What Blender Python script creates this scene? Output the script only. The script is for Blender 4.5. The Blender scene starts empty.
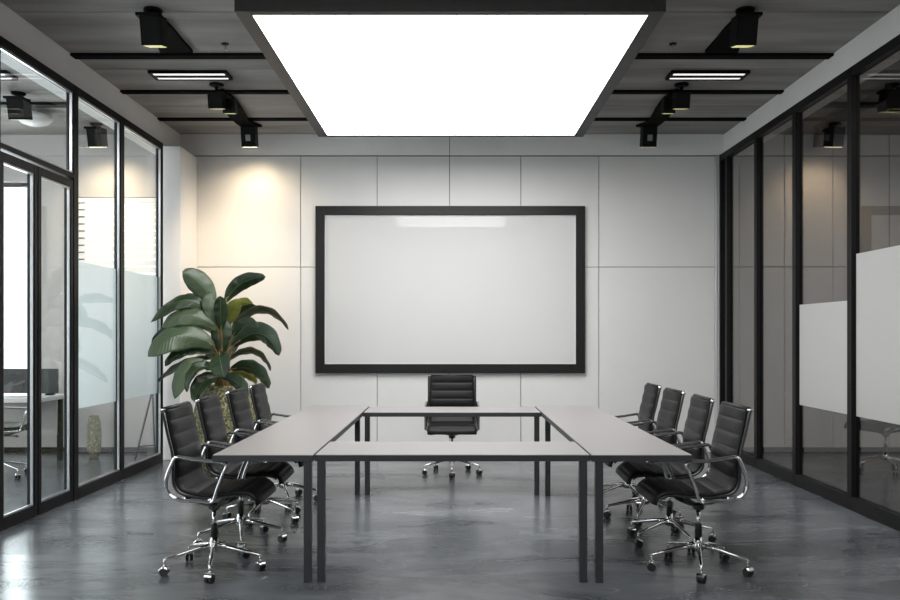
import bpy, bmesh, math, random
from mathutils import Vector, Matrix
random.seed(7)
PI = math.pi
SC = bpy.context.scene
COL = SC.collection
F, CX, HY, EYE = 840.0, 452.0, 335.0, 1.45      # focal length in px, vanishing point, eye height in m

def P(px, py, Y):
    return Vector(((px - CX) * Y / F, Y, EYE - (py - HY) * Y / F))

# ------------------------------------------------------------------ materials
def nodes_of(name):
    m = bpy.data.materials.new(name); m.use_nodes = True
    nt = m.node_tree; b = nt.nodes['Principled BSDF']
    return m, nt, b

def N(nt, t, **kw):
    n = nt.nodes.new(t)
    for k, v in kw.items():
        if k in n.inputs: n.inputs[k].default_value = v
        else: setattr(n, k, v)
    return n

def mat(name, col, rough=0.5, metal=0.0, var=0.0, scale=20.0, bump=0.0, stretch=(1, 1, 1), coat=0.0, spec=0.5):
    m, nt, b = nodes_of(name)
    b.inputs['Roughness'].default_value = rough
    b.inputs['Metallic'].default_value = metal
    b.inputs['Coat Weight'].default_value = coat
    b.inputs['Specular IOR Level'].default_value = spec
    tc = N(nt, 'ShaderNodeTexCoord'); mp = N(nt, 'ShaderNodeMapping'); mp.inputs['Scale'].default_value = stretch
    nt.links.new(tc.outputs['Object'], mp.inputs['Vector'])
    no = N(nt, 'ShaderNodeTexNoise'); no.inputs['Scale'].default_value = scale; no.inputs['Detail'].default_value = 5
    nt.links.new(mp.outputs[0], no.inputs['Vector'])
    r = N(nt, 'ShaderNodeValToRGB')
    r.color_ramp.elements[0].position = .3; r.color_ramp.elements[1].position = .7
    r.color_ramp.elements[0].color = tuple(c * (1 - var) for c in col) + (1,)
    r.color_ramp.elements[1].color = tuple(min(1, c * (1 + var)) for c in col) + (1,)
    nt.links.new(no.outputs['Fac'], r.inputs['Fac']); nt.links.new(r.outputs[0], b.inputs['Base Color'])
    if bump:
        bp = N(nt, 'ShaderNodeBump'); bp.inputs['Strength'].default_value = bump; bp.inputs['Distance'].default_value = .004
        nt.links.new(no.outputs['Fac'], bp.inputs['Height']); nt.links.new(bp.outputs[0], b.inputs['Normal'])
    return m

def emit(name, col, s):
    m, nt, b = nodes_of(name)
    b.inputs['Base Color'].default_value = (.8, .8, .8, 1)
    b.inputs['Emission Color'].default_value = (*col, 1); b.inputs['Emission Strength'].default_value = s
    return m

def glass(name, tint, refl=1.0):
    m = bpy.data.materials.new(name); m.use_nodes = True; nt = m.node_tree; nt.nodes.clear()
    out = N(nt, 'ShaderNodeOutputMaterial'); mx = N(nt, 'ShaderNodeMixShader')
    tr = N(nt, 'ShaderNodeBsdfTransparent'); tr.inputs[0].default_value = (*tint, 1)
    gl = N(nt, 'ShaderNodeBsdfGlossy'); gl.inputs['Roughness'].default_value = .01; gl.inputs['Color'].default_value = (.95, .97, 1, 1)
    lw = N(nt, 'ShaderNodeLayerWeight'); lw.inputs['Blend'].default_value = .5      # Schlick's curve, the same from both sides of the pane
    pw = N(nt, 'ShaderNodeMath', operation='POWER'); pw.inputs[1].default_value = 5
    nt.links.new(lw.outputs['Facing'], pw.inputs[0])
    mu = N(nt, 'ShaderNodeMath', operation='MULTIPLY_ADD'); mu.inputs[1].default_value = .96 * refl; mu.inputs[2].default_value = .04 * refl
    nt.links.new(pw.outputs[0], mu.inputs[0]); nt.links.new(mu.outputs[0], mx.inputs[0])
    nt.links.new(tr.outputs[0], mx.inputs[1]); nt.links.new(gl.outputs[0], mx.inputs[2]); nt.links.new(mx.outputs[0], out.inputs[0])
    return m

def frosted(name, col, thru):
    m = bpy.data.materials.new(name); m.use_nodes = True; nt = m.node_tree; nt.nodes.clear()
    out = N(nt, 'ShaderNodeOutputMaterial'); mx = N(nt, 'ShaderNodeMixShader'); mx.inputs[0].default_value = thru
    m2 = N(nt, 'ShaderNodeMixShader'); m2.inputs[0].default_value = .55
    df = N(nt, 'ShaderNodeBsdfDiffuse'); df.inputs[0].default_value = (*col, 1)
    tl = N(nt, 'ShaderNodeBsdfTranslucent'); tl.inputs[0].default_value = (*col, 1)
    tr = N(nt, 'ShaderNodeBsdfTransparent'); tr.inputs[0].default_value = (.95, .97, .97, 1)
    nt.links.new(df.outputs[0], m2.inputs[1]); nt.links.new(tl.outputs[0], m2.inputs[2])
    nt.links.new(m2.outputs[0], mx.inputs[1]); nt.links.new(tr.outputs[0], mx.inputs[2]); nt.links.new(mx.outputs[0], out.inputs[0])
    return m

def floor_mat():
    m, nt, b = nodes_of('polished_concrete')
    tc = N(nt, 'ShaderNodeTexCoord'); mp = N(nt, 'ShaderNodeMapping'); mp.inputs['Scale'].default_value = (.55, 1.5, 1)
    nt.links.new(tc.outputs['Object'], mp.inputs[0])
    n1 = N(nt, 'ShaderNodeTexNoise'); n1.inputs['Scale'].default_value = 1.5; n1.inputs['Detail'].default_value = 9; n1.inputs['Roughness'].default_value = .62; n1.inputs['Distortion'].default_value = .9
    nt.links.new(mp.outputs[0], n1.inputs['Vector'])
    r = N(nt, 'ShaderNodeValToRGB'); e = r.color_ramp.elements
    e[0].position = .36; e[0].color = (.050, .057, .065, 1); e[1].position = .64; e[1].color = (.150, .163, .176, 1)
    nt.links.new(n1.outputs['Fac'], r.inputs[0])
    # thin pale hairlines of the trowelled surface
    n2 = N(nt, 'ShaderNodeTexNoise'); n2.inputs['Scale'].default_value = 1.1; n2.inputs['Detail'].default_value = 4; n2.inputs['Distortion'].default_value = 1.6
    nt.links.new(mp.outputs[0], n2.inputs['Vector'])
    s = N(nt, 'ShaderNodeMath', operation='SUBTRACT'); s.inputs[1].default_value = .5
    a = N(nt, 'ShaderNodeMath', operation='ABSOLUTE'); l = N(nt, 'ShaderNodeMath', operation='LESS_THAN'); l.inputs[1].default_value = .0035
    nt.links.new(n2.outputs['Fac'], s.inputs[0]); nt.links.new(s.outputs[0], a.inputs[0]); nt.links.new(a.outputs[0], l.inputs[0])
    n3 = N(nt, 'ShaderNodeTexNoise'); n3.inputs['Scale'].default_value = .9; nt.links.new(tc.outputs['Object'], n3.inputs['Vector'])
    g = N(nt, 'ShaderNodeMapRange'); g.inputs['From Min'].default_value = .48; g.inputs['From Max'].default_value = .62; g.inputs['To Max'].default_value = .35
    nt.links.new(n3.outputs['Fac'], g.inputs['Value'])
    mu = N(nt, 'ShaderNodeMath', operation='MULTIPLY'); nt.links.new(l.outputs[0], mu.inputs[0]); nt.links.new(g.outputs[0], mu.inputs[1])
    mx = N(nt, 'ShaderNodeMix', data_type='RGBA'); mx.inputs['B'].default_value = (.34, .35, .35, 1)
    nt.links.new(mu.outputs[0], mx.inputs['Factor']); nt.links.new(r.outputs[0], mx.inputs['A']); nt.links.new(mx.outputs['Result'], b.inputs['Base Color'])
    rr = N(nt, 'ShaderNodeMapRange'); rr.inputs['From Min'].default_value = .3; rr.inputs['From Max'].default_value = .7
    rr.inputs['To Min'].default_value = .30; rr.inputs['To Max'].default_value = .17
    nt.links.new(n1.outputs['Fac'], rr.inputs['Value']); nt.links.new(rr.outputs[0], b.inputs['Roughness'])
    bp = N(nt, 'ShaderNodeBump'); bp.inputs['Strength'].default_value = .05; bp.inputs['Distance'].default_value = .01
    n4 = N(nt, 'ShaderNodeTexNoise'); n4.inputs['Scale'].default_value = 5; n4.inputs['Detail'].default_value = 3
    nt.links.new(mp.outputs[0], n4.inputs['Vector']); nt.links.new(n4.outputs['Fac'], bp.inputs['Height']); nt.links.new(bp.outputs[0], b.inputs['Normal'])
    b.inputs['Specular IOR Level'].default_value = .62
    return m

def leaf_mat(name, c1, c2, rough=.3):
    m, nt, b = nodes_of(name)
    uv = N(nt, 'ShaderNodeTexCoord'); sp = N(nt, 'ShaderNodeSeparateXYZ'); nt.links.new(uv.outputs['UV'], sp.inputs[0])
    # side veins slant away from the midrib
    s = N(nt, 'ShaderNodeMath', operation='SUBTRACT'); s.inputs[1].default_value = .5; nt.links.new(sp.outputs['X'], s.inputs[0])
    a = N(nt, 'ShaderNodeMath', operation='ABSOLUTE'); nt.links.new(s.outputs[0], a.inputs[0])
    k = N(nt, 'ShaderNodeMath', operation='MULTIPLY'); k.inputs[1].default_value = -.35; nt.links.new(a.outputs[0], k.inputs[0])
    ad = N(nt, 'ShaderNodeMath', operation='ADD'); nt.links.new(k.outputs[0], ad.inputs[0]); nt.links.new(sp.outputs['Y'], ad.inputs[1])
    f = N(nt, 'ShaderNodeMath', operation='MULTIPLY'); f.inputs[1].default_value = 120; nt.links.new(ad.outputs[0], f.inputs[0])
    sn = N(nt, 'ShaderNodeMath', operation='SINE'); nt.links.new(f.outputs[0], sn.inputs[0])
    mr = N(nt, 'ShaderNodeMapRange'); mr.inputs['From Min'].default_value = -1; nt.links.new(sn.outputs[0], mr.inputs['Value'])
    mx = N(nt, 'ShaderNodeMix', data_type='RGBA'); mx.inputs['A'].default_value = (*c1, 1); mx.inputs['B'].default_value = (*c2, 1)
    nt.links.new(mr.outputs[0], mx.inputs['Factor'])
    rib = N(nt, 'ShaderNodeMath', operation='LESS_THAN'); rib.inputs[1].default_value = .016; nt.links.new(a.outputs[0], rib.inputs[0])
    m2 = N(nt, 'ShaderNodeMix', data_type='RGBA'); m2.inputs['B'].default_value = (.10, .16, .075, 1)
    nt.links.new(rib.outputs[0], m2.inputs['Factor']); nt.links.new(mx.outputs['Result'], m2.inputs['A'])
    nt.links.new(m2.outputs['Result'], b.inputs['Base Color'])
    bp = N(nt, 'ShaderNodeBump'); bp.inputs['Strength'].default_value = .25; bp.inputs['Distance'].default_value = .004
    nt.links.new(sn.outputs[0], bp.inputs['Height']); nt.links.new(bp.outputs[0], b.inputs['Normal'])
    b.inputs['Roughness'].default_value = rough
    return m

M = dict(
    floor=floor_mat(),
    ceil=mat('raw_concrete_ceiling', (.30, .288, .275), .85, var=.30, scale=1.8, bump=.3, stretch=(.35, 2.2, 1)),
    wall=mat('white_wall_panel', (.72, .715, .70), .42, var=.012, scale=3),
    paint=mat('white_paint', (.86, .85, .835), .7, var=.03, scale=2, bump=.05),
    sidewall=mat('grey_wall_paint', (.50, .48, .46), .6, var=.02, scale=2),
    gap=mat('dark_joint', (.2, .2, .2), .8),
    frame=mat('black_aluminium', (.008, .008, .0085), .42, .0, var=.1, scale=30, spec=.14),
    pale_metal=mat('brushed_aluminium', (.55, .56, .57), .28, 1, var=.05, scale=60),
    black=mat('matt_black_metal', (.007, .007, .007), .5, var=.1, scale=30, spec=.1),
    panelframe=mat('dark_bronze_frame', (.028, .026, .025), .45, .0, var=.08, scale=20, spec=.3),
    top=mat('grey_laminate', (.27, .258, .256), .36, var=.03, scale=60, stretch=(1, 12, 1)),
    tframe=mat('anthracite_steel', (.038, .040, .043), .42, var=.06, scale=40, spec=.3),
    leather=mat('black_leather', (.0065, .0065, .007), .48, var=.15, scale=160, bump=.1, spec=.2),
    felt=mat('dull_black_coating', (.008, .008, .008), .9, var=.1, scale=30, spec=.05),
    chrome=mat('polished_chrome', (.72, .72, .73), .12, 1, var=.03, scale=20),
    darkmetal=mat('black_cast_aluminium', (.022, .022, .023), .3, .3, var=.1, scale=30),
    rubber=mat('black_nylon', (.012, .012, .012), .35, var=.1, scale=50),
    board=mat('white_glass_board', (.62, .62, .615), .0, var=.006, scale=2, coat=0, spec=.30),
    boardframe=mat('black_board_frame', (.014, .014, .014), .4, var=.06, scale=20, spec=.25),
    boardlip=mat('pale_inner_bead', (.7, .7, .68), .4),
    lit=emit('light_panel_diffuser', (1.0, .99, .985), 6.0),
    tube=emit('tube_light', (1, .95, .93), .75),
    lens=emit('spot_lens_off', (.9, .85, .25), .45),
    warm=emit('spot_lens_warm', (1, .85, .6), 5.0),
    white=mat('white_plastic', (.75, .75, .74), .4),
    gplate=mat('grey_plate', (.25, .26, .26), .4),
    glass_l=glass('clear_glass', (.90, .92, .92)),
    glass_r=glass('smoked_glass', (.64, .625, .61)),
    frost_l=frosted('frosted_film', (.84, .88, .88), .22),
    frost_r=frosted('frosted_film_grey', (.80, .80, .79), .15),
    blind=mat('white_blind_slat', (.85, .84, .80), .6),
    leaf=leaf_mat('leaf_green', (.020, .040, .016), (.027, .051, .021), .26),
    leafpale=leaf_mat('leaf_pale_green', (.066, .100, .052), (.085, .122, .066), .32),
    leafyellow=leaf_mat('leaf_yellow_green', (.34, .33, .05), (.13, .17, .035), .35),
    leafolive=leaf_mat('leaf_olive_brown', (.045, .046, .020), (.055, .055, .026), .3),
    stem=mat('golden_stem', (.20, .13, .045), .5, var=.4, scale=25, stretch=(1, 1, .2)),
    soil=mat('soil', (.02, .014, .01), .9, var=.4, scale=40),
)

def mosaic_mat():
    m, nt, b = nodes_of('mottled_moss_glaze')
    tc = N(nt, 'ShaderNodeTexCoord'); v = N(nt, 'ShaderNodeTexVoronoi'); v.inputs['Scale'].default_value = 38
    n = N(nt, 'ShaderNodeTexNoise'); n.inputs['Scale'].default_value = 45; n.inputs['Detail'].default_value = 6
    nt.links.new(tc.outputs['Object'], v.inputs['Vector']); nt.links.new(tc.outputs['Object'], n.inputs['Vector'])
    r = N(nt, 'ShaderNodeValToRGB'); e = r.color_ramp.elements
    e[0].position = .36; e[0].color = (.035, .04, .018, 1); e[1].position = .66; e[1].color = (.40, .34, .17, 1)
    k = e.new(.5); k.color = (.14, .135, .06, 1)
    nt.links.new(n.outputs['Fac'], r.inputs[0]); nt.links.new(r.outputs[0], b.inputs['Base Color'])
    bp = N(nt, 'ShaderNodeBump'); bp.inputs['Strength'].default_value = .8; bp.inputs['Distance'].default_value = .01
    nt.links.new(v.outputs['Distance'], bp.inputs['Height']); nt.links.new(bp.outputs[0], b.inputs['Normal'])
    b.inputs['Roughness'].default_value = .6
    return m
M['moss'] = mosaic_mat()

# ------------------------------------------------------------------ mesh helpers
def box(bm, x0, x1, y0, y1, z0, z1):
    vs = [bm.verts.new(v) for v in ((x0, y0, z0), (x1, y0, z0), (x1, y1, z0), (x0, y1, z0), (x0, y0, z1), (x1, y0, z1), (x1, y1, z1), (x0, y1, z1))]
    for f in ((0, 3, 2, 1), (4, 5, 6, 7), (0, 1, 5, 4), (1, 2, 6, 5), (2, 3, 7, 6), (3, 0, 4, 7)):
        bm.faces.new([vs[i] for i in f])

def obj(name, bm, m, parent=None, bevel=0, smooth=False, loc=None):
    bmesh.ops.recalc_face_normals(bm, faces=bm.faces)
    me = bpy.data.meshes.new(name); bm.to_mesh(me); bm.free()
    for k in (m if isinstance(m, (list, tuple)) else [m]): me.materials.append(k)
    if smooth:
        for p in me.polygons: p.use_smooth = True
    o = bpy.data.objects.new(name, me); COL.objects.link(o)
    if parent: o.parent = parent
    if loc: o.location = loc
    if bevel:
        b = o.modifiers.new('bevel', 'BEVEL'); b.width = bevel; b.segments = 2; b.limit_method = 'ANGLE'
    return o

def bx(name, dims, m, parent=None, bevel=0):
    bm = bmesh.new()
    for d in (dims if isinstance(dims[0], (list, tuple)) else [dims]): box(bm, *d)
    return obj(name, bm, m, parent, bevel)

def frames_along(pts, closed=False, up=None):
    n = len(pts); out = []
    for i in range(n):
        a = pts[(i - 1) % n] if (closed or i > 0) else pts[i]
        b = pts[(i + 1) % n] if (closed or i < n - 1) else pts[i]
        out.append((b - a).normalized())
    fr = []; ref = Vector(up) if up else (Vector((0, 0, 1)) if abs(out[0].z) < .9 else Vector((1, 0, 0)))
    for t in out:
        s = ref - t * ref.dot(t)
        if s.length < 1e-4: s = Vector((1, 0, 0)) - t * t.x
        s.normalize(); fr.append((s, t.cross(s).normalized()))
        if not up: ref = s
    return fr

def sweep(bm, pts, ra, rb=None, closed=False, up=None, n=10, caps=True):
    """tube along pts: half-size ra along the frame's first axis, rb along the second; ra may be a list"""
    pts = [Vector(p) for p in pts]
    fr = frames_along(pts, closed, up); rings = []
    for i, (p, (s, t)) in enumerate(zip(pts, fr)):
        a = ra[i] if isinstance(ra, (list, tuple)) else ra
        b = (rb[i] if isinstance(rb, (list, tuple)) else rb) if rb is not None else a
        rings.append([bm.verts.new(p + s * (a * math.cos(2 * PI * k / n)) + t * (b * math.sin(2 * PI * k / n))) for k in range(n)])
    m = len(rings)
    for i in range(m if closed else m - 1):
        A, B = rings[i], rings[(i + 1) % m]
        for k in range(n): bm.faces.new((A[k], A[(k + 1) % n], B[(k + 1) % n], B[k]))
    if not closed and caps:
        bm.faces.new(rings[0][::-1]); bm.faces.new(rings[-1])

def spline(ctrl, step=8, closed=False):
    """Catmull-Rom through the control points"""
    c = [Vector(p) for p in ctrl]; n = len(c); out = []
    for i in range(n if closed else n - 1):
        p0 = c[(i - 1) % n] if (closed or i > 0) else c[0] * 2 - c[1]
        p1 = c[i]; p2 = c[(i + 1) % n]
        p3 = c[(i + 2) % n] if (closed or i < n - 2) else c[-1] * 2 - c[-2]
        for k in range(step):
            t = k / step
            out.append(.5 * ((2 * p1) + (p2 - p0) * t + (2 * p0 - 5 * p1 + 4 * p2 - p3) * t * t + (3 * p1 - p0 - 3 * p2 + p3) * t ** 3))
    if not closed: out.append(c[-1])
    return out

def lathe(bm, prof, n=40, c=(0, 0, 0)):
    rings = []
    for r, z in prof:
        if r < 1e-6: rings.append([bm.verts.new((c[0], c[1], c[2] + z))])
        else: rings.append([bm.verts.new((c[0] + r * math.cos(2 * PI * k / n), c[1] + r * math.sin(2 * PI * k / n), c[2] + z)) for k in range(n)])
    for A, B in zip(rings, rings[1:]):
        for k in range(n):
            a = [A[0]] if len(A) == 1 else [A[k], A[(k + 1) % n]]
            b = [B[0]] if len(B) == 1 else [B[(k + 1) % n], B[k]]
            if len(a) + len(b) >= 3: bm.faces.new(a + b)

def tag(o, label=None, cat=None, group=None, kind=None):
    if label: o['label'] = label
    if cat: o['category'] = cat
    if group: o['group'] = group
    if kind: o['kind'] = kind
    return o

def thing(name, label, cat, loc=(0, 0, 0), rz=0, group=None):
    o = bpy.data.objects.new(name, None); COL.objects.link(o)
    o.empty_display_size = .1
    o.location = loc; o.rotation_euler = (0, 0, rz)
    return tag(o, label, cat, group)

def struct(o):
    o['kind'] = 'structure'; return o

def dup(o, parent=None):
    c = o.copy(); COL.objects.link(c)
    if parent: c.parent = parent
    for ch in list(o.children): dup(ch, c)
    return c

# ------------------------------------------------------------------ the room shell
H = 3.93; YB = 10.41; XW = 3.36; XO = 7.2; YF = -2.2; ZH = 3.64
struct(bx('floor', (-XO, XO, YF, YB + .3, -.12, 0), M['floor']))
# ceiling slab with grooves between the boards
bm = bmesh.new()
joints = [YF, 4.6, 5.5, 6.45, 7.83, 9.1, YB + .3]
for a, b in zip(joints, joints[1:]): box(bm, -XO, XO, a + .010, b - .010, H, H + .12)
box(bm, -XO, XO, YF, YB + .3, H + .02, H + .2)
struct(obj('ceiling', bm, M['ceil']))

# back wall with shadow gaps between big white panels
wb = struct(bx('wall_back', (-XW - .2, XW + .0, YB, YB + .2, 0, H), M['gap']))
xs = [-3.205, -1.87, -.925, -.03, .85, 1.815, 3.25]
zs = [0.0, 2.29, 3.66]
g = .004
for i in range(6):
    for j in range(2):
        o = bx('wall_panel', (xs[i] + g, xs[i + 1] - g, YB - .03, YB, zs[j] + g, zs[j + 1] - g), M['wall'], wb, .003)
        o['kind'] = 'structure'
struct(bx('wall_panel', (-3.36, -.03 - g, YB - .034, YB, 3.672, H), M['paint'], wb))
struct(bx('wall_panel', (-.03 + g, 3.36, YB - .034, YB, 3.672, H), M['paint'], wb))
struct(bx('wall_panel', (-3.36, -3.205 - g, YB - .03, YB, 0, 3.66), M['wall'], wb))
struct(bx('wall_panel', (3.25 + .004, 3.275, YB - .05, YB, 0, 3.66), M['wall'], wb, .003))
struct(bx('wall_panel', (3.279, 3.36, YB - .034, YB, 0, 3.66), M['paint'], wb, .003))
struct(bx('wall_pier', (-3.37, -3.15, 9.74, YB - .034, 0, ZH), M['paint'], None, .004))
# headers above the glazing
struct(bx('wall_left', (-XW - .25, -XW, YF, YB, ZH, H), M['paint']))
struct(bx('wall_right', (XW, XW + .25, YF, YB, ZH + .03, H), M['paint']))


# side rooms: back walls, far walls, skirting
# left room back wall, with two window openings
def wall_with_holes(name, x0, x1, y0, y1, holes, m):
    bm = bmesh.new(); cur = x0
    for hx0, hx1, z0, z1 in sorted(holes):
        box(bm, cur, hx0, y0, y1, 0, H)
        box(bm, hx0, hx1, y0, y1, 0, z0); box(bm, hx0, hx1, y0, y1, z1, H); cur = hx1
    box(bm, cur, x1, y0, y1, 0, H)
    return struct(obj(name, bm, m))
wall_with_holes('wall_left_room_back', -XO, -XW - .2, YB, YB + .2, [(-6.6, -5.24, .55, 3.35), (-4.66, -3.62, .9, 3.16)], M['sidewall'])
wall_with_holes('wall_rear', -XO, XO, YF - .2, YF, [(-6.4, -4.0, .3, 3.5), (4.0, 6.4, .3, 3.5)], M['sidewall'])  # both openings added behind the viewer to admit fill light
wr = struct(bx('wall_right_room_back', (XW, XO, YB + .03, YB + .2, 0, H), M['gap']))
rx = [XW, 3.56, 4.12, 4.72, 5.42, 6.2, XO]
for i in range(6):
    for z0, z1 in ((0, 2.29), (2.302, 3.66), (3.672, H)):
        o = bx('wall_panel', (rx[i] + .005, rx[i + 1] - .005, YB, YB + .03, z0, z1), M['sidewall'], wr); o['kind'] = 'structure'
struct(bx('wall_left_room_side', [(-XO - .2, -XO, YF, 2.2, 0, H), (-XO - .2, -XO, 8.8, YB, 0, H), (-XO - .2, -XO, 2.2, 8.8, 0, .5), (-XO - .2, -XO, 2.2, 8.8, 3.3, H), (-XO - .2, -XO, 5.4, 5.6, .5, 3.3)], M['sidewall']))  # window openings added out of view to let fill light in
struct(bx('wall_right_room_side', (XO, XO + .2, YF, YB, 0, H), M['sidewall']))
struct(bx('baseboard_left', (-XO, -XW - .05, YB - .015, YB, 0, .06), M['frame']))
struct(bx('baseboard_right', (XW + .05, XO, YB - .015, YB, 0, .06), M['frame']))

# glazed partitions. One bay: black frame, pale strip imitating frame highlights, one pane, optional film
FX0, FX1 = 3.30, 3.37           # inner face of the profiles / the outer face
def bay(name, sx, y0, y1, z0, z1, gm, film=None, fm=None, mull=.045, base=.10, head=.07, highlight=True):
    w = bpy.data.objects.new(name, None); COL.objects.link(w); w['kind'] = 'structure'
    X = lambda a, b: (min(sx * a, sx * b), max(sx * a, sx * b))
    a, b = X(FX0, FX1)
    o = bx('window_frame', [(a, b, y0, y0 + mull, z0, z1), (a, b, y1 - mull, y1, z0, z1),
                            (a, b, y0 + mull, y1 - mull, z0, z0 + base), (a, b, y0 + mull, y1 - mull, z1 - head, z1)], M['frame'], w, .003)
    ya, yb, za, zb = y0 + mull, y1 - mull, z0 + base, z1 - head
    if highlight:
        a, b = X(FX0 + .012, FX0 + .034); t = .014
        bx('highlight_strip', [(a, b, ya, ya + t, za, zb), (a, b, yb - t, yb, za, zb), (a, b, ya + t, yb - t, za, za + t), (a, b, ya + t, yb - t, zb - t, zb)], M['pale_metal'], w)  # pale strips standing in for light reflected off the frame sides
    a, b = X(FX0 + .040, FX0 + .048)
    bx('glass_pane', (a, b, ya, yb, za, zb), gm, w)
    if film:
        a, b = X(FX0 + .0495, FX0 + .0505) if sx < 0 else X(FX0 + .0375, FX0 + .0385)
        bx('frosted_film', (a, b, ya + .004, yb - .004, film[0], film[1]), fm, w)
    return w
Lz = ZH
bay('window_2', -1, 8.42, 9.60, 0, Lz, M['glass_l'], (.79, 2.11), M['frost_l'])
bay('window_3', -1, 7.38, 8.42, 0, Lz, M['glass_l'], (.79, 2.11), M['frost_l'])
bay('window_4', -1, 6.10, 7.38, 2.82, Lz, M['glass_l'], None, base=.04)
y = 6.10; k = 5
while y > 0:
    bay('window_%d' % k, -1, y - 1.25, y, 0, Lz, M['glass_l']); y -= 1.25; k += 1
# double door under window_4
def door(name, y0, y1, hinge):
    w = bpy.data.objects.new(name, None); COL.objects.link(w); w['kind'] = 'structure'
    t = .05
    bx('door_frame', [(-3.365, -3.305, y0, y0 + t, .01, 2.80), (-3.365, -3.305, y1 - t, y1, .01, 2.80), (-3.365, -3.305, y0 + t, y1 - t, .01, .10), (-3.365, -3.305, y0 + t, y1 - t, 2.73, 2.80)], M['frame'], w, .003)
    ya, yb = y0 + t, y1 - t; s = .014
    bx('highlight_strip', [(-3.334, -3.312, ya, ya + s, .10, 2.73), (-3.334, -3.312, yb - s, yb, .10, 2.73), (-3.334, -3.312, ya + s, yb - s, .10, .10 + s), (-3.334, -3.312, ya + s, yb - s, 2.73 - s, 2.73)], M['pale_metal'], w)  # same imitated frame highlights around the door glass
    bx('glass_pane', (-3.348, -3.340, ya, yb, .10, 2.73), M['glass_l'], w)
    return w
d1 = door('door_1', 6.145, 6.70, 1)
door('door_2', 6.715, 7.335, -1)
struct(bx('door_frame', [(-3.37, -3.30, 6.10, 6.142, 0, 2.82), (-3.37, -3.30, 7.338, 7.38, 0, 2.82)], M['frame']))
# right partition
Rz = ZH + .03
ry = [YB - .04, 10.12, 9.14, 8.11, 6.98, 5.78, 4.68, 3.58, 2.48, 1.38, .28]
for i in range(len(ry) - 1):
    film = {3: (.78, 1.74), 4: (.78, 2.12), 5: (.78, 2.12)}.get(i)
    bay('window_%d' % (20 + i), 1, ry[i + 1], ry[i], 0, Rz, M['glass_r'], film, M['frost_r'], mull=.04, base=.11, head=.08, highlight=False)
struct(bx('trim_1', [(3.3, 3.37, YF, .28, 0, Rz)], M['frame']))
struct(bx('trim_2', [(-3.37, -3.3, YF, -.15, 0, Lz)], M['frame']))

# ------------------------------------------------------------------ windows of the left room, daylight and blinds
def room_window(n, x0, x1, z0, z1, ys=YB):
    w = bpy.data.objects.new('window_%d' % n, None); COL.objects.link(w); w['kind'] = 'structure'
    t = .05
    bx('window_frame', [(x0, x0 + t, ys + .08, ys + .14, z0, z1), (x1 - t, x1, ys + .08, ys + .14, z0, z1), (x0 + t, x1 - t, ys + .08, ys + .14, z0, z0 + t), (x0 + t, x1 - t, ys + .08, ys + .14, z1 - t, z1)], M['frame'], w)
    bx('glass_pane', (x0 + t, x1 - t, ys + .10, ys + .108, z0 + t, z1 - t), M['glass_l'], w)
room_window(40, -6.6, -5.24, .55, 3.35)
room_window(41, -4.66, -3.62, .9, 3.16)
for k, (a, b) in enumerate(((-6.4, -4.0), (4.0, 6.4))): room_window(50 + k, a, b, .3, 3.5, YF - .25)  # unseen rear windows, added as a way in for fill light
bl = thing('window_blind', 'white slat blind over the window of the left side room', 'blind')
bx('headrail', (-4.64, -3.64, YB + .01, YB + .05, 3.10, 3.15), M['blind'], bl)
for i in range(24):
    z = 3.05 - i * .088
    bm = bmesh.new()
    a = [bm.verts.new(p) for p in ((-4.64, YB + .012, z - .036), (-3.64, YB + .012, z - .036), (-3.64, YB + .040, z + .036), (-4.64, YB + .040, z + .036))]
    bm.faces.new(a)
    o = obj('slat', bm, M['blind'], bl)
    s = o.modifiers.new('thick', 'SOLIDIFY'); s.thickness = .002

# ------------------------------------------------------------------ ceiling: light panel, tracks, fixtures
lp = thing('light_panel', 'huge glowing rectangular ceiling light in a dark frame above the tables', 'ceiling light', (0, 0, 3.6))
def light_panel(root, hw, y0, y1, rim, h, xc=-.012):
    bx('panel_frame', [(xc - hw, xc - hw + rim, y0, y1, 0, h), (xc + hw - rim, xc + hw, y0, y1, 0, h),
                       (xc - hw + rim, xc + hw - rim, y0, y0 + rim * .7, 0, h), (xc - hw + rim, xc + hw - rim, y1 - rim * .7, y1, 0, h),
                       (xc - hw + rim, xc + hw - rim, y0 + rim * .7, y1 - rim * .7, h - .03, h)], M['panelframe'], root, .003)
    bx('diffuser', (xc - hw + rim, xc + hw - rim, y0 + rim * .7, y1 - rim * .7, .004, .02), M['lit'], root)
light_panel(lp, 1.435, 5.58, 9.12, .105, .329)
lq = thing('light_panel', 'smaller glowing ceiling light over the near end of the room', 'ceiling light', (0, 0, 3.85))
light_panel(lq, 1.20, 1.95, 3.80, .05, .078)
for sx, word in ((-1, 'left'), (1, 'right')):  # panels added out of view to brighten the side rooms
    q = thing('light_panel', 'added out-of-view fill light panel in the %s side room' % word, 'ceiling light', (sx * 5.2, 0, 3.85))
    light_panel(q, 1.0, 3.2, 5.8, .05, .078, 0)

wd = ['nearest of three', 'middle of three', 'last of three, by the back wall']
for i, (yy, w) in enumerate(((7.44, .11), (8.54, .085), (9.62, .085))):
    for side, a, b in (('left', -XW, -1.46), ('right', 1.44, XW)):
        o = bx('ceiling_track', (a, b, yy - w / 2, yy + w / 2, H - .022, H), M['felt'], None, .003)
        tag(o, 'black ceiling track %s of the light panel, %s' % (side, wd[i]), 'ceiling track', 'ceiling tracks')
        o2 = None

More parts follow.
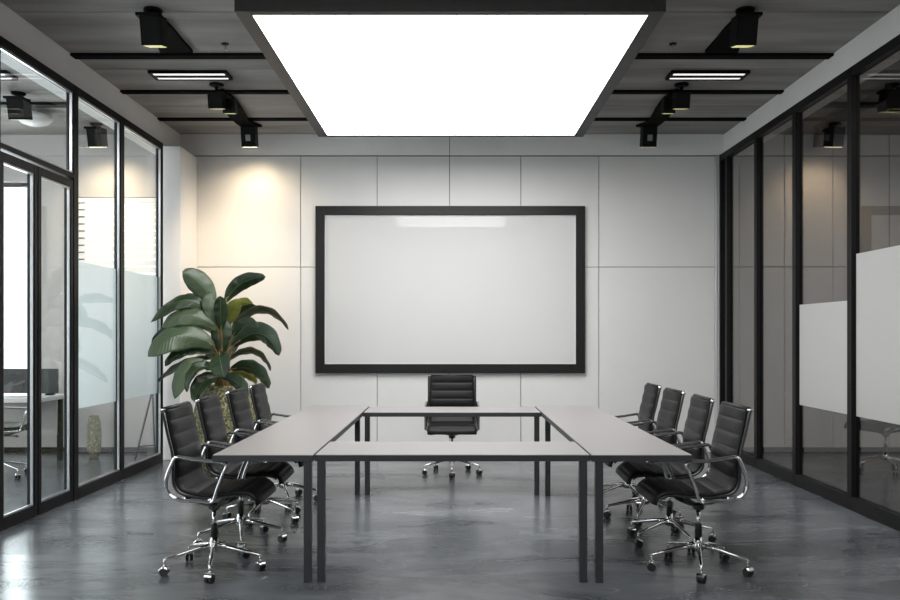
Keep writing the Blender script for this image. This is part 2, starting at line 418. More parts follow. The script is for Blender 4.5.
def lamp_box(root, x, y, ztop, w, h, lensm, tilt=13, flange=False, plate=False):
    """a box tilted about its top so that it aims towards the back wall"""
    hs = bmesh.new(); t = .012; z0 = -h
    box(hs, -w / 2, -w / 2 + t, -w / 2, w / 2, z0, 0); box(hs, w / 2 - t, w / 2, -w / 2, w / 2, z0, 0)
    box(hs, -w / 2 + t, w / 2 - t, -w / 2, -w / 2 + t, z0, 0); box(hs, -w / 2 + t, w / 2 - t, w / 2 - t, w / 2, z0, 0)
    box(hs, -w / 2 + t, w / 2 - t, -w / 2 + t, w / 2 - t, -t, 0)
    parts = [obj('housing', hs, M['black'], root, .004),
             bx('lens', (-w / 2 + t, w / 2 - t, -w / 2 + t, w / 2 - t, z0 - .003, z0 + .03), lensm, root, .003)]
    if plate: parts.append(bx('switch_plate', (-w * .17, w * .17, -w / 2 - .004, -w / 2, z0 + h * .3, z0 + h * .6), M['gplate'], root))
    for o in parts: o.location = (x, y, ztop); o.rotation_euler = (math.radians(tilt), 0, 0)

def spotlight(label, x, y, ztop, w, h, lensm, mirror=1, flange=False, plate=False, group='box spotlights'):
    r = thing('spotlight', label, 'spotlight', (x, y, H), 0, group)
    lamp_box(r, 0, 0, ztop - H, w, h, lensm, plate=plate)
    bm = bmesh.new(); lathe(bm, [(0, 0), (.07, 0), (.07, -.018), (.05, -.026), (0, -.026)], 24); obj('mounting_plate', bm, M['black'], r, smooth=False)
    if ztop - H < -.0:
        bm = bmesh.new(); sweep(bm, [(0, 0, -.02), (0, 0, ztop - H - .02)], .018); obj('stem', bm, M['black'], r)
    if flange: bx('top_flange', (-w / 2 - .025 * (mirror > 0), w / 2 + .025 * (mirror < 0), -w / 2 - .01, w / 2 + .01, ztop - H - .02, ztop - H + .004), M['black'], r, .003)
    return r

# a curved black sheet hanging under the ceiling, outline given as (x, y) points in the ceiling plane
def curved_band(label, left, right, z, drop):
    bm = bmesh.new(); n = len(left)
    for s0, s1 in ((0, 1),):
        rows = []
        for i in range(n):
            k = i / (n - 1); dz = -drop * math.sin(PI * k) ** 1.0
            rows.append([bm.verts.new((*left[i], z + dz)), bm.verts.new((*right[i], z + dz)), bm.verts.new((*right[i], z + dz + .025)), bm.verts.new((*left[i], z + dz + .025))])
        for A, B in zip(rows, rows[1:]):
            for q in range(4): bm.faces.new((A[q], A[(q + 1) % 4], B[(q + 1) % 4], B[q]))
        bm.faces.new(rows[0]); bm.faces.new(rows[-1][::-1])
    o = obj('ceiling_band', bm, M['felt'], None)
    return tag(o, label, 'ceiling band', 'curved black bands on the ceiling')
def cpt(px, py, z=H - .03):
    Y = (z - EYE) * F / (HY - py); return ((px - CX) * Y / F, Y)
def resample(pts, n):
    s = spline([Vector((*p, 0)) for p in pts], 10); L = len(s) - 1
    return [(s[round(i * L / (n - 1))].x, s[round(i * L / (n - 1))].y) for i in range(n)]
for side, mx, word in ((1, lambda p: p, 'left'), (-1, lambda p: 898 - p, 'right')):
    A = resample([cpt(mx(p), q) for p, q in ((164, 21), (174, 31), (183, 42), (193, 53))], 14)
    B = resample([cpt(mx(p), q) for p, q in ((155, 24), (157, 37), (158, 47), (160, 53))], 14)
    curved_band('curved black band between the large box spotlight and nearest track, %s side' % word, B, A, H - .03, .0)
    A = resample([cpt(mx(p), q) for p, q in ((222, 91), (234, 98), (242, 108), (250, 121), (262, 127))], 16)
    B = resample([cpt(mx(p), q) for p, q in ((211, 94), (221, 103), (228, 114), (238, 124), (246, 129))], 16)
    curved_band('long curved black band joining the small box spotlights near the wall, %s side' % word, B, A, H - .03, .02)
    s = side
    X = lambda px, Y: (mx(px) - CX) * Y / F
    spotlight('large black box spotlight with a yellowish lens, %s of the light panel' % word, X(153, 6.4), 6.4, 3.875, .158, .215, M['lens'], s, True)
    r = spotlight('small twin black box spotlight by the middle ceiling track on the %s' % word, X(216.5, 8.3), 8.3, 3.845, .145, .155, M['lens'], s)
    lamp_box(r, s * .085, .16, 3.83 - H, .12, .145, M['lens'])
    spotlight('small black box spotlight with grey square, by the back wall, %s side' % word, X(249, 9.85), 9.85, 3.895, .165, .235, M['warm'] if s > 0 else M['lens'], s, False, True)
    # slot light
    xx = X(190, 7.95)
    t = thing('slot_light', 'slim double slot ceiling light in a black frame on the %s side' % word, 'ceiling light', (xx, 7.98, H), 0, 'slot lights')
    bx('light_frame', [(-.37, .37, -.12, -.10, -.03, 0), (-.37, .37, .09, .11, -.03, 0), (-.37, -.34, -.10, .09, -.03, 0), (.34, .37, -.10, .09, -.03, 0), (-.34, .34, -.03, .03, -.03, 0)], M['black'], t, .003)
    bx('tube', (-.335, .335, -.095, -.035, -.025, -.002), M['tube'], t); bx('tube', (-.335, .335, .035, .085, -.025, -.002), M['tube'], t)
    # sprinkler
    r = thing('ceiling_sprinkler', 'tiny dark ceiling sprinkler %s of the light panel' % word, 'sprinkler', (X(225, 7.15), 7.15, H + .003), 0, 'sprinklers')
    bm = bmesh.new(); lathe(bm, [(0, 0), (.035, 0), (.03, -.012), (0, -.014)], 20); obj('cover_plate', bm, M['black'], r)
    bm = bmesh.new(); sweep(bm, [(0, 0, -.01), (.01 * s, 0, -.06)], .007); obj('nozzle', bm, M['pale_metal'], r)
# fixtures in the side rooms and behind the viewer
def room_spot(label, x, y, lens='lens'): return spotlight(label, x, y, 3.87, .17, .21, M[lens], 1, True)
room_spot('black box spotlight in the left room, above the glass door', -4.44, 8.6)
room_spot('black box spotlight close to the back wall of the left room', -4.17, 9.85, 'warm')
room_spot('black box spotlight close to the back wall of the right room', 4.49, 9.85, 'warm')
room_spot('black box spotlight of the right room, near the edge of the photo', 4.35, 8.3, 'lens')
room_spot('black box spotlight behind the near end of the room', 1.9, 1.1, 'warm')
t = thing('slot_light', 'slim double slot ceiling light of the left room, seen through the glass', 'ceiling light', (-4.55, 7.98, H), 0, 'slot lights')
bx('light_frame', [(-.37, .37, -.12, -.10, -.03, 0), (-.37, .37, .09, .11, -.03, 0), (-.37, -.34, -.10, .09, -.03, 0), (.34, .37, -.10, .09, -.03, 0), (-.34, .34, -.03, .03, -.03, 0)], M['black'], t)
bx('tube', (-.335, .335, -.095, -.035, -.025, -.002), M['tube'], t); bx('tube', (-.335, .335, .035, .085, -.025, -.002), M['tube'], t)
t = thing('ceiling_bowl_light', 'pale round bowl light under the ceiling of the left room', 'ceiling light', (-4.62, 9.3, H + .003))
bm = bmesh.new(); lathe(bm, [(0, -.17), (.07, -.165), (.14, -.14), (.18, -.10), (.19, -.07), (.17, -.05), (0, -.04)], 32); obj('bowl_shade', bm, M['white'], t, smooth=True)
bm = bmesh.new(); sweep(bm, [(0, 0, 0), (0, 0, -.06)], .03); obj('stem', bm, M['white'], t)
for yy, d in ((7.44, 'nearer'), (9.0, 'farther')):
    for sx, word in ((-1, 'left'), (1, 'right')):
        o = bx('ceiling_track', (min(sx * 3.62, sx * XO), max(sx * 3.62, sx * XO), yy - .06, yy + .06, H - .03, H), M['black'])
        tag(o, '%s black ceiling track of the side room behind the %s glass partition' % (d, word), 'ceiling track', 'ceiling tracks')

# ------------------------------------------------------------------ the board
b = thing('presentation_board', 'large glossy white board in a thick black frame on the back wall', 'board', (0, YB - .03, 0))
x0, x1 = (316 - CX) / 81.0, (584.5 - CX) / 81.0; z0, z1 = EYE - (373 - HY) / 81.0, EYE + (HY - 206.5) / 81.0; w = .112
bx('board_frame', [(x0, x0 + w, -.06, 0, z0, z1), (x1 - w, x1, -.06, 0, z0, z1), (x0 + w, x1 - w, -.06, 0, z0, z0 + w), (x0 + w, x1 - w, -.06, 0, z1 - w, z1)], M['boardframe'], b, .004)
e = .014
bx('inner_bead', [(x0 + w, x0 + w + e, -.036, 0, z0 + w, z1 - w), (x1 - w - e, x1 - w, -.036, 0, z0 + w, z1 - w), (x0 + w + e, x1 - w - e, -.036, 0, z0 + w, z0 + w + e), (x0 + w + e, x1 - w - e, -.036, 0, z1 - w - e, z1 - w)], M['boardlip'], b)
bx('board_surface', (x0 + w + e, x1 - w - e, -.03, 0, z0 + w + e, z1 - w - e), M['board'], b)

# ------------------------------------------------------------------ tables
TT = .75
def table(label, x0, x1, y0, y1, legs):
    r = thing('conference_table', label, 'table', ((x0 + x1) / 2, (y0 + y1) / 2, 0), 0, 'conference tables set in a ring')
    cx, cy = (x0 + x1) / 2, (y0 + y1) / 2; X0, X1, Y0, Y1 = x0 - cx, x1 - cx, y0 - cy, y1 - cy
    bx('tabletop', (X0 + .003, X1 - .003, Y0 + .003, Y1 - .003, TT - .012, TT), M['top'], r, .0015)
    bx('edge_frame', [(X0, X1, Y0, Y0 + .03, TT - .040, TT - .004), (X0, X1, Y1 - .03, Y1, TT - .040, TT - .004), (X0, X0 + .03, Y0 + .03, Y1 - .03, TT - .040, TT - .004), (X1 - .03, X1, Y0 + .03, Y1 - .03, TT - .040, TT - .004),
                      (X0 + .03, X1 - .03, Y0 + .03, Y1 - .03, TT - .03, TT - .012)], M['tframe'], r, .002)
    for lx, ly in legs: bx('leg', (lx - cx - .0225, lx - cx + .0225, ly - cy - .0225, ly - cy + .0225, 0, TT - .03), M['tframe'], r, .002)
    return r
table('long grey table with dark edge on the left side of the ring', -1.40, -.812, 4.905, 8.28, [(-.845, 4.93), (-.862, 7.66)])
table('long grey table with dark edge on the right side of the ring', .815, 1.405, 4.905, 8.28, [(.862, 4.93), (.862, 7.56)])
table('near cross table of the ring, spanning between the long tables', -.804, .807, 4.915, 5.52, [(-.768, 4.94), (.77, 4.94)])
table('far cross table of the ring, in front of the single head chair', -.804, .807, 7.60, 8.20, [(-.768, 7.63), (.77, 7.63)])

# ------------------------------------------------------------------ the chairs: local +x is forward
BACKP = [(-.220, 1.003), (-.206, .93), (-.186, .84), (-.166, .76), (-.158, .68), (-.160, .62)]
SEATP = [(-.154, .570), (-.120, .530), (-.05, .508), (.04, .502), (.13, .508), (.21, .516), (.275, .508), (.312, .482), (.322, .445)]
def sling(part, hw0, hw1, phase=.02, pitch=.0865):
    c = [Vector((u, 0, z)) for u, z in BACKP + SEATP]; pts = spline(c, 14)
    L = [0]
    for a, b in zip(pts, pts[1:]): L.append(L[-1] + (b - a).length)
    bm = bmesh.new(); rings = []
    # resample densely
    n = int(L[-1] / .006); res = []; j = 0
    for i in range(n + 1):
        s = L[-1] * i / n
        while j < len(L) - 2 and L[j + 1] < s: j += 1
        k = (s - L[j]) / max(1e-6, L[j + 1] - L[j]); res.append((pts[j].lerp(pts[j + 1], min(1, max(0, k))), s))
    cut = min(range(n), key=lambda i: abs(res[i][0].z - .60) + (9 if res[i][0].x > -.1 else 0))
    for i, (p, s) in enumerate(res):
        if (part == 'back' and i > cut) or (part == 'seat' and i < cut): continue
        a = res[max(0, i - 1)][0]; b = res[min(n, i + 1)][0]; t = (b - a).normalized()
        nrm = Vector((t.z, 0, -t.x))          # away from the sitter
        if nrm.x > 0 and t.z < -.5: nrm = -nrm
        nrm = Vector((t.z, 0, -t.x)); 
        rib = abs(math.sin(PI * ((s + phase) / pitch))) ** .34
        th = .006 + .0135 * rib; tb = .009
        hw = hw0 + (hw1 - hw0) * s / L[-1]
        vs = [-1, -.965, -.88, -.5, 0, .5, .88, .965, 1]; ring = []
        for v in vs:
            q = th if abs(v) < .9 else (.011 if abs(v) < .98 else .002)
            ring.append(bm.verts.new(p - nrm * q + Vector((0, v * hw, 0))))
        for v in vs[::-1]:
            q = tb if abs(v) < .98 else .0045
            ring.append(bm.verts.new(p + nrm * q + Vector((0, v * hw, 0))))
        rings.append(ring)
    m = len(rings[0])
    for A, B in zip(rings, rings[1:]):
        for k in range(m): bm.faces.new((A[k], A[(k + 1) % m], B[(k + 1) % m], B[k]))
    bm.faces.new(rings[0]); bm.faces.new(rings[-1][::-1])
    return bm

def make_chair():
    r = thing('office_chair', '', 'office chair')
    HW = .235
    obj('backrest', sling('back', HW, HW + .015), M['leather'], r, smooth=True)
    obj('seat', sling('seat', HW, HW + .015), M['leather'], r, smooth=True)
    # top roll and the chrome bar ends
    bm = bmesh.new(); sweep(bm, [(-.234, -.225, 1.006), (-.234, .225, 1.006)], .017, n=14); obj('top_roll', bm, M['leather'], r, smooth=True)
    bm = bmesh.new()
    sweep(bm, [(-.234, -.256, 1.006), (-.234, .256, 1.006)], .011, n=14)
    obj('top_bar', bm, M['chrome'], r, smooth=True)
    for s in (-1, 1):
        # side rail that follows the sling
        bm = bmesh.new()
        prof = [(-.234, 1.0)] + [(u - .012, z) for u, z in BACKP[1:]] + [(-.164, .56), (-.126, .516), (-.05, .494), (.04, .488), (.13, .494), (.21, .502), (.268, .496), (.298, .478)]
        sweep(bm, spline([(u, s * (HW + .014), z) for u, z in prof], 6), .011, .008, up=(0, 1, 0), n=8)
        obj('side_rail', bm, M['darkmetal'], r, smooth=True)
        # armrest: a flat chrome loop
        ya = s * .272
        loop = [(.066, .472), (.095, .545), (.132, .640), (.150, .682), (.140, .700), (.10, .705), (.0, .714), (-.10, .729), (-.145, .733), (-.168, .700), (-.196, .630), (-.206, .580), (-.196, .530), (-.160, .495), (-.095, .478), (0, .474)]
        bm = bmesh.new(); sweep(bm, spline([(u, ya, z) for u, z in loop], 6, True), .016, .0115, closed=True, up=(0, 1, 0), n=10)
        obj('armrest', bm, M['chrome'], r, smooth=True)
        bm = bmesh.new()
        for u, z in ((-.10, .49), (.05, .483)): sweep(bm, [(u, s * .24, z + .002), (u, s * .272, z - .006)], .011, n=8)
        obj('arm_bracket', bm, M['chrome'], r, smooth=True)
    # two dipping cross braces that meet over the column
    for u in (-.09, .14):
        bm = bmesh.new()
        sweep(bm, spline([(u, -.245, .488), (u * .9, -.19, .468), (u * .55, -.09, .432), (u * .3, 0, .415), (u * .55, .09, .432), (u * .9, .19, .468), (u, .245, .488)], 6), .020, .014, up=(1, 0, 0), n=10)
        obj('cross_brace', bm, M['darkmetal'], r, smooth=True)
    bm = bmesh.new()
    sweep(bm, spline([(-.10, 0, .475), (-.085, 0, .44), (-.04, 0, .408), (.03, 0, .402), (.10, 0, .425), (.18, 0, .470)], 6), [.012] * 31, [.03] * 31, up=(0, 0, 1), n=10)
    obj('tilt_mechanism', bm, M['darkmetal'], r, smooth=True)
    bm = bmesh.new(); lathe(bm, [(0, .40), (.035, .40), (.036, .378), (.022, .366), (0, .366)], 24); obj('column_collar', bm, M['darkmetal'], r, smooth=False)
    bm = bmesh.new(); sweep(bm, [(.03, -.02, .41), (.06, -.12, .418), (.07, -.20, .42)], .005, n=8)
    sweep(bm, [(.07, -.19, .42), (.075, -.235, .42)], .010, n=8); obj('height_lever', bm, M['darkmetal'], r, smooth=True)
    bm = bmesh.new(); lathe(bm, [(0, .37), (.0125, .37), (.0125, .24), (0, .24)], 20); obj('gas_column', bm, M['chrome'], r, smooth=True)
    bm = bmesh.new(); lathe(bm, [(0, .285), (.019, .285), (.021, .28), (.022, .19), (0, .19)], 20); obj('column_sleeve', bm, M['rubber'], r, smooth=True)
    bm = bmesh.new(); lathe(bm, [(0, .20), (.024, .20), (.028, .165), (.036, .15), (.034, .125), (.02, .115), (0, .115)], 24); obj('base_hub', bm, M['chrome'], r, smooth=True)
    for k in range(5):
        a = math.radians(-83 + 72 * k); d = Vector((math.cos(a), math.sin(a), 0)); e = Vector((-d.y, d.x, 0))
        bm = bmesh.new(); R = .30
        pts = [d * .02 + Vector((0, 0, .150)), d * .10 + Vector((0, 0, .140)), d * .2 + Vector((0, 0, .118)), d * (R - .012) + Vector((0, 0, .098)), d * R + Vector((0, 0, .092))]
        sweep(bm, pts, [.017, .014, .011, .009, .006], [.017, .015, .013, .011, .008], up=(0, 0, 1), n=10)
        sweep(bm, [d * (R - .004) + Vector((0, 0, .098)), d * (R - .004) + Vector((0, 0, .062))], .0075, n=8)
        leg = obj('leg', bm, M['chrome'], r, smooth=True)
        # twin wheels under a chrome hood
        ca = a + 1.1; w = Vector((math.cos(ca), math.sin(ca), 0)); c = d * (R - .004) + Vector((0, 0, .0255)); f = Vector((-w.y, w.x, 0))
        bm = bmesh.new()
        for q in (-1, 1):
            cc = c + w * (q * .0135)
            sweep(bm, [cc - w * .0105, cc - w * .009, cc + w * .009, cc + w * .0105], [.021, .025, .025, .021], up=(0, 0, 1), n=20)
        obj('caster_wheel', bm, M['rubber'], leg, smooth=False)
        bm = bmesh.new()
        arc = [c + f * (.0285 * math.cos(t)) + Vector((0, 0, .0285 * math.sin(t))) for t in [math.radians(x) for x in range(15, 166, 15)]]
        sweep(bm, arc, .0025, .027, up=None, n=8) if False else None
        vs = []
        for t in range(35, 156, 10):
            an = math.radians(t); o_ = f * math.cos(an) + Vector((0, 0, math.sin(an)))
            vs.append([bm.verts.new(c + o_ * rr + w * ww) for rr, ww in ((.0275, -.026), (.032, -.022), (.032, .022), (.0275, .026))])
        for A, B in zip(vs, vs[1:]):
            for q in range(4): bm.faces.new((A[q], A[(q + 1) % 4], B[(q + 1) % 4], B[q]))
        bm.faces.new(vs[0]); bm.faces.new(vs[-1][::-1])
        obj('caster_hood', bm, M['chrome'], leg, smooth=False)
    return r

chair0 = make_chair(); first = [True]
def place_chair(x, y, rz, label, group, swivel=0):
    r = chair0 if first[0] else dup(chair0)
    first[0] = False
    r.location = (x, y, 0); r.rotation_euler = (0, 0, rz); r['label'] = label; r['group'] = group
    for ch in r.children:
        if ch.name.startswith('leg'): ch.rotation_euler = (0, 0, swivel)
    return r
order = ['nearest of four', 'second from the viewer', 'third from the viewer', 'farthest of four']
ys = [5.20, 5.89, 6.63, 7.33]
for i, yy in enumerate(ys):
    g = 'black ribbed leather office chair along the left table, ' + order[i]
    place_chair(-1.473 + (.0, -.01, .0, 0.0)[i], yy, math.radians((0, 1.5, -1, 1)[i]), g, 'office chairs along the left table', (.07, .12, -.3, .2)[i])
for i, yy in enumerate(ys):
    g = 'black ribbed leather office chair along the right table, ' + order[i]
    place_chair(1.525, yy, PI + math.radians((0, -2, 1, -1)[i]), g, 'office chairs along the right table', PI - .35 + (0, .5, -.2, .4)[i])
place_chair(.0, 8.80, -PI / 2, 'single black office chair facing the viewer, under the board', 'head chair', math.radians(83))
place_chair(-4.66, 8.6, math.radians(60), 'black office chair at the desk in the left room behind the glass doors', 'side room chairs')
place_chair(4.62, 8.95, math.radians(200), 'black office chair in the right room behind the smoked glass', 'side room chairs')

# ------------------------------------------------------------------ things in the left room
d = thing('office_desk', 'long white desk in the left room behind the glass doors', 'desk', (-5.2, 9.45, 0))
bx('desktop', (-.95, .72, -.35, .35, .715, .765), M['white'], d, .004)
bx('modesty_panel', (-.88, .66, .2, .22, .3, .715), M['sidewall'], d)
for lx in (-.88, .66):
    for ly in (-.28, .28): bx('leg', (lx - .025, lx + .025, ly - .025, ly + .025, 0, .715), M['black'], d)
bx_ = thing('desk_screen', 'dark divider screen standing on the white desk in the left room', 'desk screen', (-5.0, 9.6, .765))
bx('screen_panel', (-.45, .5, -.015, .015, .02, .30), M['tframe'], bx_, .006)
bx('screen_foot', [(-.4, -.34, -.06, .06, 0, .02), (.38, .44, -.06, .06, 0, .02)], M['black'], bx_)
pole = thing('presentation_easel', 'folded dark easel leaning behind the frosted glass near the plant', 'easel', (-3.62, 9.9, 0))
bm = bmesh.new()
sweep(bm, [(-.04, -.2, 0), (.05, .1, .78)], .012, n=8); obj('leg', bm, M['black'], pole)
bm = bmesh.new(); sweep(bm, [(.12, .0, 0), (.055, .1, .78)], .010, n=8); obj('leg', bm, M['black'], pole)
bm = bmesh.new(); sweep(bm, [(-.03, -.13, .15), (.11, .02, .15)], .008, n=8); obj('crossbar', bm, M['black'], pole)

def planter(root, R, Hh, name='planter'):
    bm = bmesh.new()
    lathe(bm, [(0, 0), (R * .55, 0), (R * .8, Hh * .12), (R * .96, Hh * .3), (R, Hh * .48), (R * .97, Hh * .66), (R * .86, Hh * .83), (R * .68, Hh * .95), (R * .62, Hh), (R * .56, Hh), (R * .54, Hh * .93), (0, Hh * .93)], 48)
    o = obj(name, bm, M['moss'], root, smooth=True); return o
pv = thing('floor_vase', 'mottled green rounded floor vase in the left room behind the glass', 'vase', (-4.22, 9.9, 0))
planter(pv, .085, .5, 'vase_body')

# ------------------------------------------------------------------ the plant
PY = 8.75
pl = thing('potted_plant', 'large broad-leaved plant in a mottled mossy planter left of the board', 'plant', ((226 - CX) * PY / F, PY, 0))
planter(pl, .345, .93)
bm = bmesh.new(); lathe(bm, [(0, .872), (.19, .872), (.19, .86), (0, .86)], 24); obj('soil', bm, M['soil'], pl)
O = Vector(pl.location)
def W(zx, zy, dep):                      # point measured in the enlarged view of the plant, dep metres nearer (+) or farther
    Y = PY - dep
    return P(140 + zx / 4.2875, 260 + zy / 4.2875, Y) - O
leaves = [
 # base, bend, tip, width px, material, depth at base/bend/tip, face angle
 ((318, 185), (262, 95), (182, 50), 92, 'leafpale', (.05, .12, .22), 20),
 ((368, 180), (425, 95), (538, 73), 62, 'leaf', (-.05, -.05, .1), 25),
 ((325, 262), (205, 140), (46, 268), 62, 'leaf', (.05, .2, .3), 30),
 ((300, 215), (240, 160), (150, 180), 44, 'leafpale', (-.2, -.3, -.4), 35),
 ((335, 280), (295, 190), (318, 140), 60, 'leafpale', (.1, .15, .1), 30),
 ((348, 300), (345, 220), (345, 155), 58, 'leaf', (.12, .2, .25), 10),
 ((378, 285), (388, 220), (430, 172), 62, 'leafyellow', (0, .1, .15), 15),
 ((395, 225), (440, 180), (482, 196), 46, 'leafyellow', (-.15, -.15, -.1), 25),
 ((398, 290), (455, 205), (525, 218), 34, 'leaf', (-.05, -.1, .0), 45),
 ((388, 300), (520, 190), (636, 298), 34, 'leafolive', (.0, .0, .1), 45),
 ((398, 325), (450, 270), (508, 292), 60, 'leaf', (.1, .2, .25), 20),
 ((400, 370), (520, 290), (596, 410), 84, 'leaf', (.1, .25, .35), 25),
 ((388, 425), (490, 380), (560, 474), 32, 'leafolive', (.12, .3, .4), 50),
 ((390, 470), (490, 460), (553, 550), 66, 'leaf', (.15, .3, .4), 35),
 ((395, 480), (450, 480), (500, 530), 50, 'leafyellow', (-.1, -.1, -.1), 30),
 ((335, 300), (210, 215), (94, 290), 78, 'leafpale', (.1, .25, .3), 25),
 ((325, 320), (180, 250), (50, 352), 40, 'leaf', (-.1, -.1, -.1), 40),
 ((318, 375), (170, 300), (34, 415), 112, 'leafpale', (.15, .35, .5), 20),
 ((322, 402), (210, 370), (108, 455), 60, 'leaf', (.1, .2, .3), 30),
 ((330, 420), (190, 440), (78, 522), 34, 'leafolive', (-.05, -.05, -.05), 45),
 ((300, 455), (190, 450), (150, 596), 82, 'leafpale', (.2, .4, .5), 15),
 ((322, 470), (240, 450), (200, 566), 48, 'leaf', (.25, .4, .5), 35),
 ((335, 500), (265, 520), (236, 610), 72, 'leaf', (.2, .35, .45), 20),
 ((340, 400), (345, 440), (362, 505), 92, 'leaf', (.3, .42, .45), 5),
 ((350, 400), (350, 320), (352, 250), 96, 'leaf', (.05, .1, .05), 5),
 ((330, 430), (290, 390), (300, 330), 44, 'leafolive', (.0, .05, .05), 25),
 ((385, 420), (400, 360), (430, 310), 40, 'leaf', (.0, -.1, -.2), 25),
 ((350, 500), (420, 520), (460, 590), 60, 'leaf', (.3, .4, .5), 15),
]
crown = W(350, 520, .0)
for base, bend, tip, wpx, mt, dep, ang in leaves:
    a, b_, c_ = W(*base, dep[0]), W(*bend, dep[1]), W(*tip, dep[2])
    ctrl = b_ * 2 - (a + c_) * .5                                # the curve passes through the bend point
    ctrl = b_ * 1.5 - (a + c_) * .25
    n = 22; prev = None; bm = bmesh.new(); uvl = bm.loops.layers.uv.new('UVMap')
    hw = wpx / 4.2875 * PY / F / 2 / math.cos(math.radians(ang)); rows = []
    cols = [-1, -.8, -.5, -.2, 0, .2, .5, .8, 1]
    for i in range(n + 1):
        t = i / n; p = a * (1 - t) ** 2 + ctrl * (2 * t * (1 - t)) + c_ * t * t
        tan = ((ctrl - a) * (1 - t) + (c_ - ctrl) * t).normalized()
        view = Vector((0, 1, 0)); s = tan.cross(view)
        if s.length < .05: s = Vector((1, 0, 0))
        s.normalize(); nn = tan.cross(s).normalized(); an = math.radians(ang)
        if prev is None and s.z < 0 and abs(tan.x) > .3: s = -s; nn = -nn
        if prev is not None and s.dot(prev[0]) < 0: s = -s
        if prev is not None and nn.dot(prev[1]) < 0: nn = -nn
        side = (s * math.cos(an) + nn * math.sin(an)); up = side.cross(tan).normalized()
        if prev is None and up.z < 0: up = -up
        if prev is not None and up.dot(prev[2]) < 0: up = -up
        prev = (s, nn, up)
        wv = hw * (math.sin(PI * min(1, t * .96 + .03) ** 1.12) ** .60)
        if i == n: wv = .002
        row = []
        for q in cols:
            wave = .006 * math.sin(t * 26 + q * 2) * abs(q)
            row.append((bm.verts.new(p + side * (wv * q) + up * (abs(q) ** 1.3 * wv * .32 + wave)), (q * .5 + .5, t)))
        rows.append(row)
    for A, B in zip(rows, rows[1:]):
        for k in range(len(cols) - 1):
            quad = (A[k], A[k + 1], B[k + 1], B[k]); f = bm.faces.new([v[0] for v in quad])
            for lp_, v in zip(f.loops, quad): lp_[uvl].uv = v[1]
    lf = obj('leaf', bm, M[mt], pl, smooth=True)
    sd = lf.modifiers.new('thick', 'SOLIDIFY'); sd.thickness = .004; sd.offset = 0
    # petiole
    bm = bmesh.new(); m1 = crown.lerp(a, .5) + Vector((0, 0, .03)); st = crown + Vector((random.uniform(-.07, .07), random.uniform(-.07, .07), -.16))
    if (a - crown).z < .02: m1 = crown + (a - crown) * .4 + Vector((0, 0, .05))
    sweep(bm, spline([st, m1, a, a * (1 - .12) ** 2 + ctrl * (2 * .12 * .88) + c_ * .0144], 5), [.013] * 6 + [.010] * 5 + [.007] * 5, n=8)
    obj('leaf_stalk', bm, M['stem'], lf, smooth=True)
bm = bmesh.new()
for k in range(7):
    a = 2 * PI * k / 7; sweep(bm, [(.06 * math.cos(a), .06 * math.sin(a), .80), (.045 * math.cos(a), .045 * math.sin(a), .98), (.02 * math.cos(a + .5), .02 * math.sin(a + .5), 1.12)], [.03, .024, .012], n=8)
obj('trunk', bm, M['stem'], pl, smooth=True)

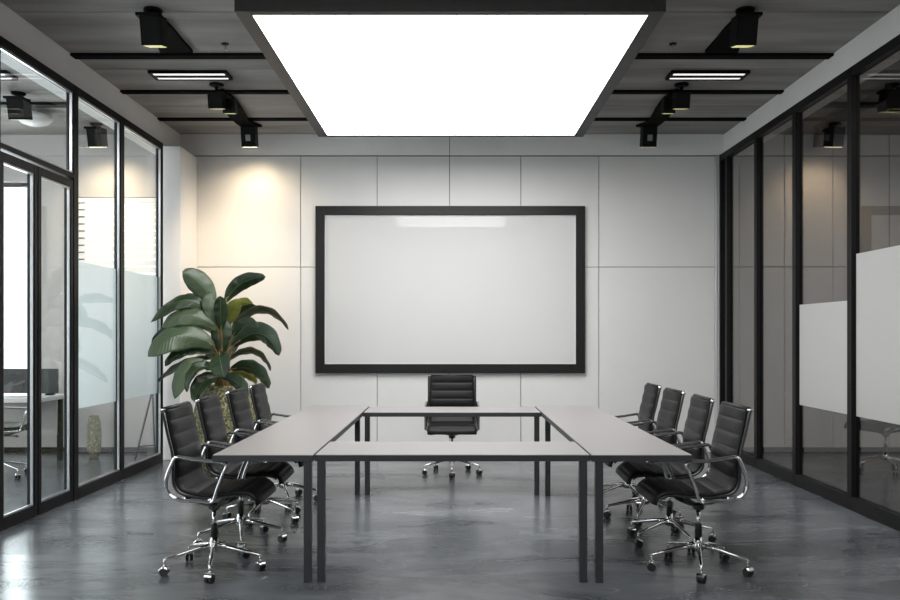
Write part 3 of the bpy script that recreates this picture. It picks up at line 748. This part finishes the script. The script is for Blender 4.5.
# ------------------------------------------------------------------ lights
def area(name, loc, rot, sx, sy, e, col=(1, 1, 1)):
    l = bpy.data.lights.new(name, 'AREA'); l.shape = 'RECTANGLE'; l.size = sx; l.size_y = sy; l.energy = e; l.color = col
    o = bpy.data.objects.new(name, l); o.location = loc; o.rotation_euler = rot; COL.objects.link(o); return o
def spot(name, loc, target, e, ang, blend, col, rad=.05):
    l = bpy.data.lights.new(name, 'SPOT'); l.energy = e; l.spot_size = math.radians(ang); l.spot_blend = blend; l.color = col; l.shadow_soft_size = rad
    o = bpy.data.objects.new(name, l); o.location = loc
    o.rotation_euler = (Vector(target) - Vector(loc)).to_track_quat('-Z', 'Y').to_euler(); COL.objects.link(o); return o
area('daylight_window_blind', (-4.14, YB + .5, 2.1), (-PI / 2, 0, 0), 1.3, 2.4, 16, (.95, .98, 1))
area('daylight_window_tall', (-5.95, YB + .5, 2.0), (-PI / 2, 0, 0), 1.6, 3.0, 120, (.95, .98, 1))
area('fill_left_facade', (-XO - .3, 5.5, 1.9), (0, -PI / 2, 0), 2.6, 7.0, 75, (.93, .97, 1))  # added fill through the unseen openings of the far left wall
for sx in (-1, 1): area('fill_rear_windows', (sx * 5.2, YF - .3, 1.9), (PI / 2, 0, 0), 2.6, 3.4, (330, 0, 260)[sx + 1], (.97, .98, 1))  # added fill shining in through the unseen rear windows
WARM = (1, .78, .52)
spot('spot_wall_left', (-2.43, 9.83, 3.62), (-2.40, YB, 2.35), 34, 135, 1, WARM, .05)
spot('spot_wall_left_far', (-2.36, 8.3, 3.62), (-2.7, YB, 2.1), 120, 48, 1, WARM, .05)
spot('spot_left_room', (-4.17, 9.84, 3.62), (-4.15, YB, 2.8), 40, 120, .9, WARM, .04)
spot('spot_right_room', (4.49, 9.84, 3.62), (4.49, YB, 2.8), 26, 120, .9, WARM, .04)

world = bpy.data.worlds.new('sky'); SC.world = world; world.use_nodes = True
bg = world.node_tree.nodes['Background']; bg.inputs[0].default_value = (.92, .96, 1, 1); bg.inputs[1].default_value = 2.2

# ------------------------------------------------------------------ camera
cam = bpy.data.cameras.new('camera'); co = bpy.data.objects.new('camera', cam); COL.objects.link(co)
co.location = (0, 0, EYE); co.rotation_euler = (PI / 2, 0, 0)
cam.sensor_width = 36; cam.sensor_fit = 'HORIZONTAL'; cam.lens = F / 900 * 36
cam.shift_x = -(CX - 450) / 900; cam.shift_y = (HY - 300) / 900; cam.clip_start = .05
SC.camera = co
SC.view_settings.view_transform = 'Standard'; SC.view_settings.look = 'None'; SC.view_settings.gamma = 1
SC.view_settings.use_curve_mapping = False; SC.view_settings.exposure = 0.36
SC.cycles.max_bounces = 8; SC.cycles.transparent_max_bounces = 16; SC.cycles.diffuse_bounces = 5; SC.cycles.sample_clamp_indirect = 6
SC.cycles.use_denoising = True
